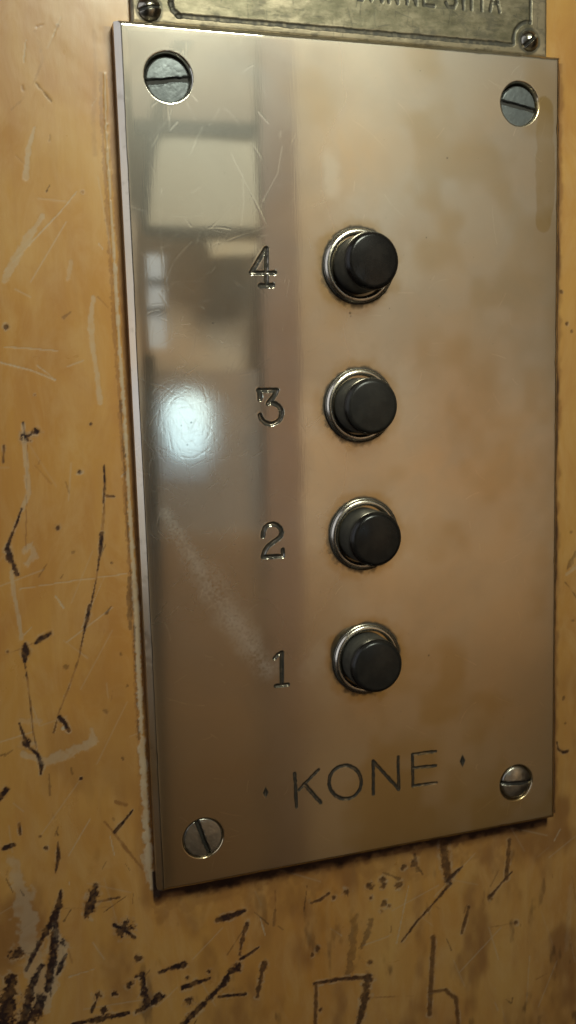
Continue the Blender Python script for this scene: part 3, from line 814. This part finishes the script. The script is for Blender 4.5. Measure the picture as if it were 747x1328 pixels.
def slab(name, corners, y, thick, mat):
    """a board with the given outline (x, z in mm), its front face at y"""
    n = len(corners); bm = bmesh.new()
    f = [bm.verts.new((x * MM, y * MM, z * MM)) for x, z in corners]; b = [bm.verts.new((x * MM, (y - thick) * MM, z * MM)) for x, z in corners]
    bm.faces.new(f); bm.faces.new(b[::-1])
    for i in range(n): bm.faces.new((f[i], b[i], b[(i + 1) % n], f[(i + 1) % n]))
    bmesh.ops.recalc_face_normals(bm, faces=bm.faces)
    me = bpy.data.meshes.new(name); bm.to_mesh(me); bm.free(); me.materials.append(mat)
    o = bpy.data.objects.new(name, me); COL.objects.link(o); o['kind'] = 'structure'; return o


def strip(name, pts, w, y, thick, mat):
    """straight bar along two photo-surveyed points, w = width in mm"""
    a = np.array(opp(*pts[0])); b = np.array(opp(*pts[1])); t = (b - a) / np.linalg.norm(b - a); nn = np.array([-t[1], t[0]]) * w / 2
    return slab(name, [tuple(a + nn), tuple(b + nn), tuple(b - nn), tuple(a - nn)], y, thick, mat)


M_FAR = mat_flat('far_wall_paint', (.68, .62, .50), .8, var=.34)
M_BROWN = mat_flat('unseen_dark_brown', (.075, .055, .04), .8)  # dark tone chosen to limit bounce from unseen surfaces
M_CREAM = mat_flat('cream_door_paint', (.74, .74, .60), .6, var=.06)
M_DARK = mat_flat('dark_frame_paint', (.035, .035, .033), .5)
M_POST = mat_flat('brown_post_paint', (.33, .265, .235), .6, var=.12)
M_GREY = mat_flat('grey_far_paint', (.40, .39, .37), .7, var=.25)
M_TAN = mat_flat('tan_upper_paint', (.42, .37, .30), .7, var=.2)
M_LOW = mat_flat('brown_lower_paint', (.42, .33, .23), .7, var=.25)
M_PANE = mat_flat('daylit_glass', (.6, .7, .8), .3, emit=((.56, .84, 1.0), 3.6))
M_HALO = mat_flat('halo_pane', (.4, .45, .5), .5, emit=((.55, .75, 1.0), .16))  # dim emission added round the bright pane as its halo
M_PANE2 = mat_flat('dim_daylit_glass', (.5, .6, .7), .3, emit=((.72, .85, 1.0), .35))

slab('far_wall', [(-120, -1600), (1100, -1600), (1100, 640), (-120, 640)], D_OPP - 60, 40, M_FAR)
slab('side_bounce_cut', [(-2500, -1600), (-124, -1600), (-124, 1500), (-2500, 1500)], D_OPP - 60, 40, M_BROWN)  # unseen dark flanks added to cut bounce onto the near wall
slab('side_bounce_cut', [(1104, -1600), (3500, -1600), (3500, 1500), (1104, 1500)], D_OPP - 60, 40, M_BROWN)
slab('top_bounce_cut', [(-120, 644), (1100, 644), (1100, 1500), (-120, 1500)], D_OPP - 60, 40, M_BROWN)  # unseen dark band added overhead to cut bounce onto the near wall
slab('far_floor', [(-2500, -1640), (3500, -1640), (3500, -1602), (-2500, -1602)], 600, 1900, M_BROWN)
O = lambda *a: [opp(*p) for p in a]
slab('far_door_post', O((335, 20), (382, 20), (404, 1290), (358, 1290)), D_OPP, 40, M_POST)
slab('far_door_panel', O((202, 170), (330, 176), (336, 300), (190, 297)), D_OPP, 20, M_CREAM)
strip('far_door_rail', ((165, 163), (328, 172)), 17, D_OPP + 4, 20, M_DARK)
strip('far_door_rail', ((188, 298), (338, 302)), 12, D_OPP + 4, 20, M_DARK)
slab('far_door_brace', O((226, 46), (250, 48), (222, 100), (214, 150), (203, 190), (194, 250), (188, 300), (180, 300), (184, 240), (190, 185), (200, 130), (210, 85)), D_OPP + 8, 20, M_DARK)
slab('far_upper_panel', O((150, 20), (334, 20), (330, 158), (160, 152)), D_OPP - 4, 10, M_TAN)
slab('far_cream_patch', O((270, 308), (338, 308), (335, 330), (275, 334)), D_OPP, 20, M_CREAM)  # board standing in for a pale cream patch of the mirror image
slab('far_window', O((188, 330), (212, 330), (216, 450), (192, 450)), D_OPP, 20, M_PANE2)
strip('far_window_bar', ((188, 366), (214, 366)), 8, D_OPP + 4, 10, M_DARK)
strip('far_window_bar', ((188, 402), (214, 402)), 8, D_OPP + 4, 10, M_DARK)
slab('far_panel', O((186, 480), (341, 480), (362, 1290), (222, 1290)), D_OPP - 18, 20, M_GREY)
slab('far_lower_panel', O((198, 690), (347, 690), (362, 1290), (222, 1290)), D_OPP - 13, 4, M_LOW)
slab('far_door_edge', O((176, 460), (199, 460), (220, 1290), (203, 1290)), D_OPP + 6, 20, M_DARK)
slab('far_window', O((224, 519), (258, 516), (270, 528), (268, 570), (260, 588), (234, 590), (226, 572), (220, 534)), D_OPP - 12, 3, M_PANE)
slab('far_window', O((204, 505), (262, 498), (292, 520), (290, 590), (268, 625), (214, 622), (205, 580)), D_OPP - 16, 3, M_HALO)  # larger glowing pane added behind the bright one to give it a halo

# ================================================================== LIGHT
def area(name, loc, target, size, power, col, sy=None, spread=None):
    l = bpy.data.lights.new(name, 'AREA'); l.energy = power; l.color = col; l.size = size
    if spread: l.spread = math.radians(spread)
    if sy: l.shape = 'RECTANGLE'; l.size_y = sy
    o = bpy.data.objects.new(name, l); COL.objects.link(o); o.location = loc
    o.rotation_euler = (Vector(target) - Vector(loc)).to_track_quat('-Z', 'Y').to_euler(); return o


area('near_top_lamp', (.02, -.26, .245), (0, 0, .045), .09, .145, (.95, 1.0, .82), spread=62)  # unseen lamp added close above the panel; narrow spread dims the wall below
area('far_wall_fill', (.5, -.45, 1.5), (.5, -1.2, -.1), .3, 4.3, (.98, .96, .90), spread=70)  # unseen lamp added to light the far wall for the plate's reflection
area('far_wall_warm_fill', (.98, -.72, -.20), (.5, -1.2, -.25), .2, .75, (1.0, .57, .20), spread=100)  # unseen warm fill added to lift the lower far wall
area('side_window', (-.80, -.22, .28), (0, 0, .0), .80, 2.4, (.84, .89, 1.0), 1.0)

w = bpy.data.worlds.new('World'); S.world = w; w.use_nodes = True
bg = w.node_tree.nodes['Background']; bg.inputs[0].default_value = (1.0, .60, .27, 1); bg.inputs[1].default_value = .04

# ================================================================== CAMERA
cam = bpy.data.cameras.new('camera'); co = bpy.data.objects.new('camera', cam); COL.objects.link(co)
cam.sensor_fit = 'VERTICAL'; cam.sensor_height = 24.0; cam.sensor_width = 13.5; cam.lens = F / 1328 * 24.0
cam.clip_start = .01; cam.clip_end = 50
Mx = Matrix.Identity(4)
for i in range(3):
    Mx[i][0] = CAM_R[0][i]; Mx[i][1] = -CAM_R[1][i]; Mx[i][2] = -CAM_R[2][i]; Mx[i][3] = CAM_C[i] * MM
co.matrix_world = Mx
cam.dof.use_dof = True; cam.dof.aperture_fstop = 13.0
cam.dof.focus_distance = float(CAM_R[2] @ (np.array([0, -6, 2]) - CAM_C)) * MM
S.camera = co
S.view_settings.view_transform = 'Standard'; S.view_settings.look = 'None'; S.view_settings.exposure = 0; S.view_settings.gamma = 1
S.cycles.use_denoising = True
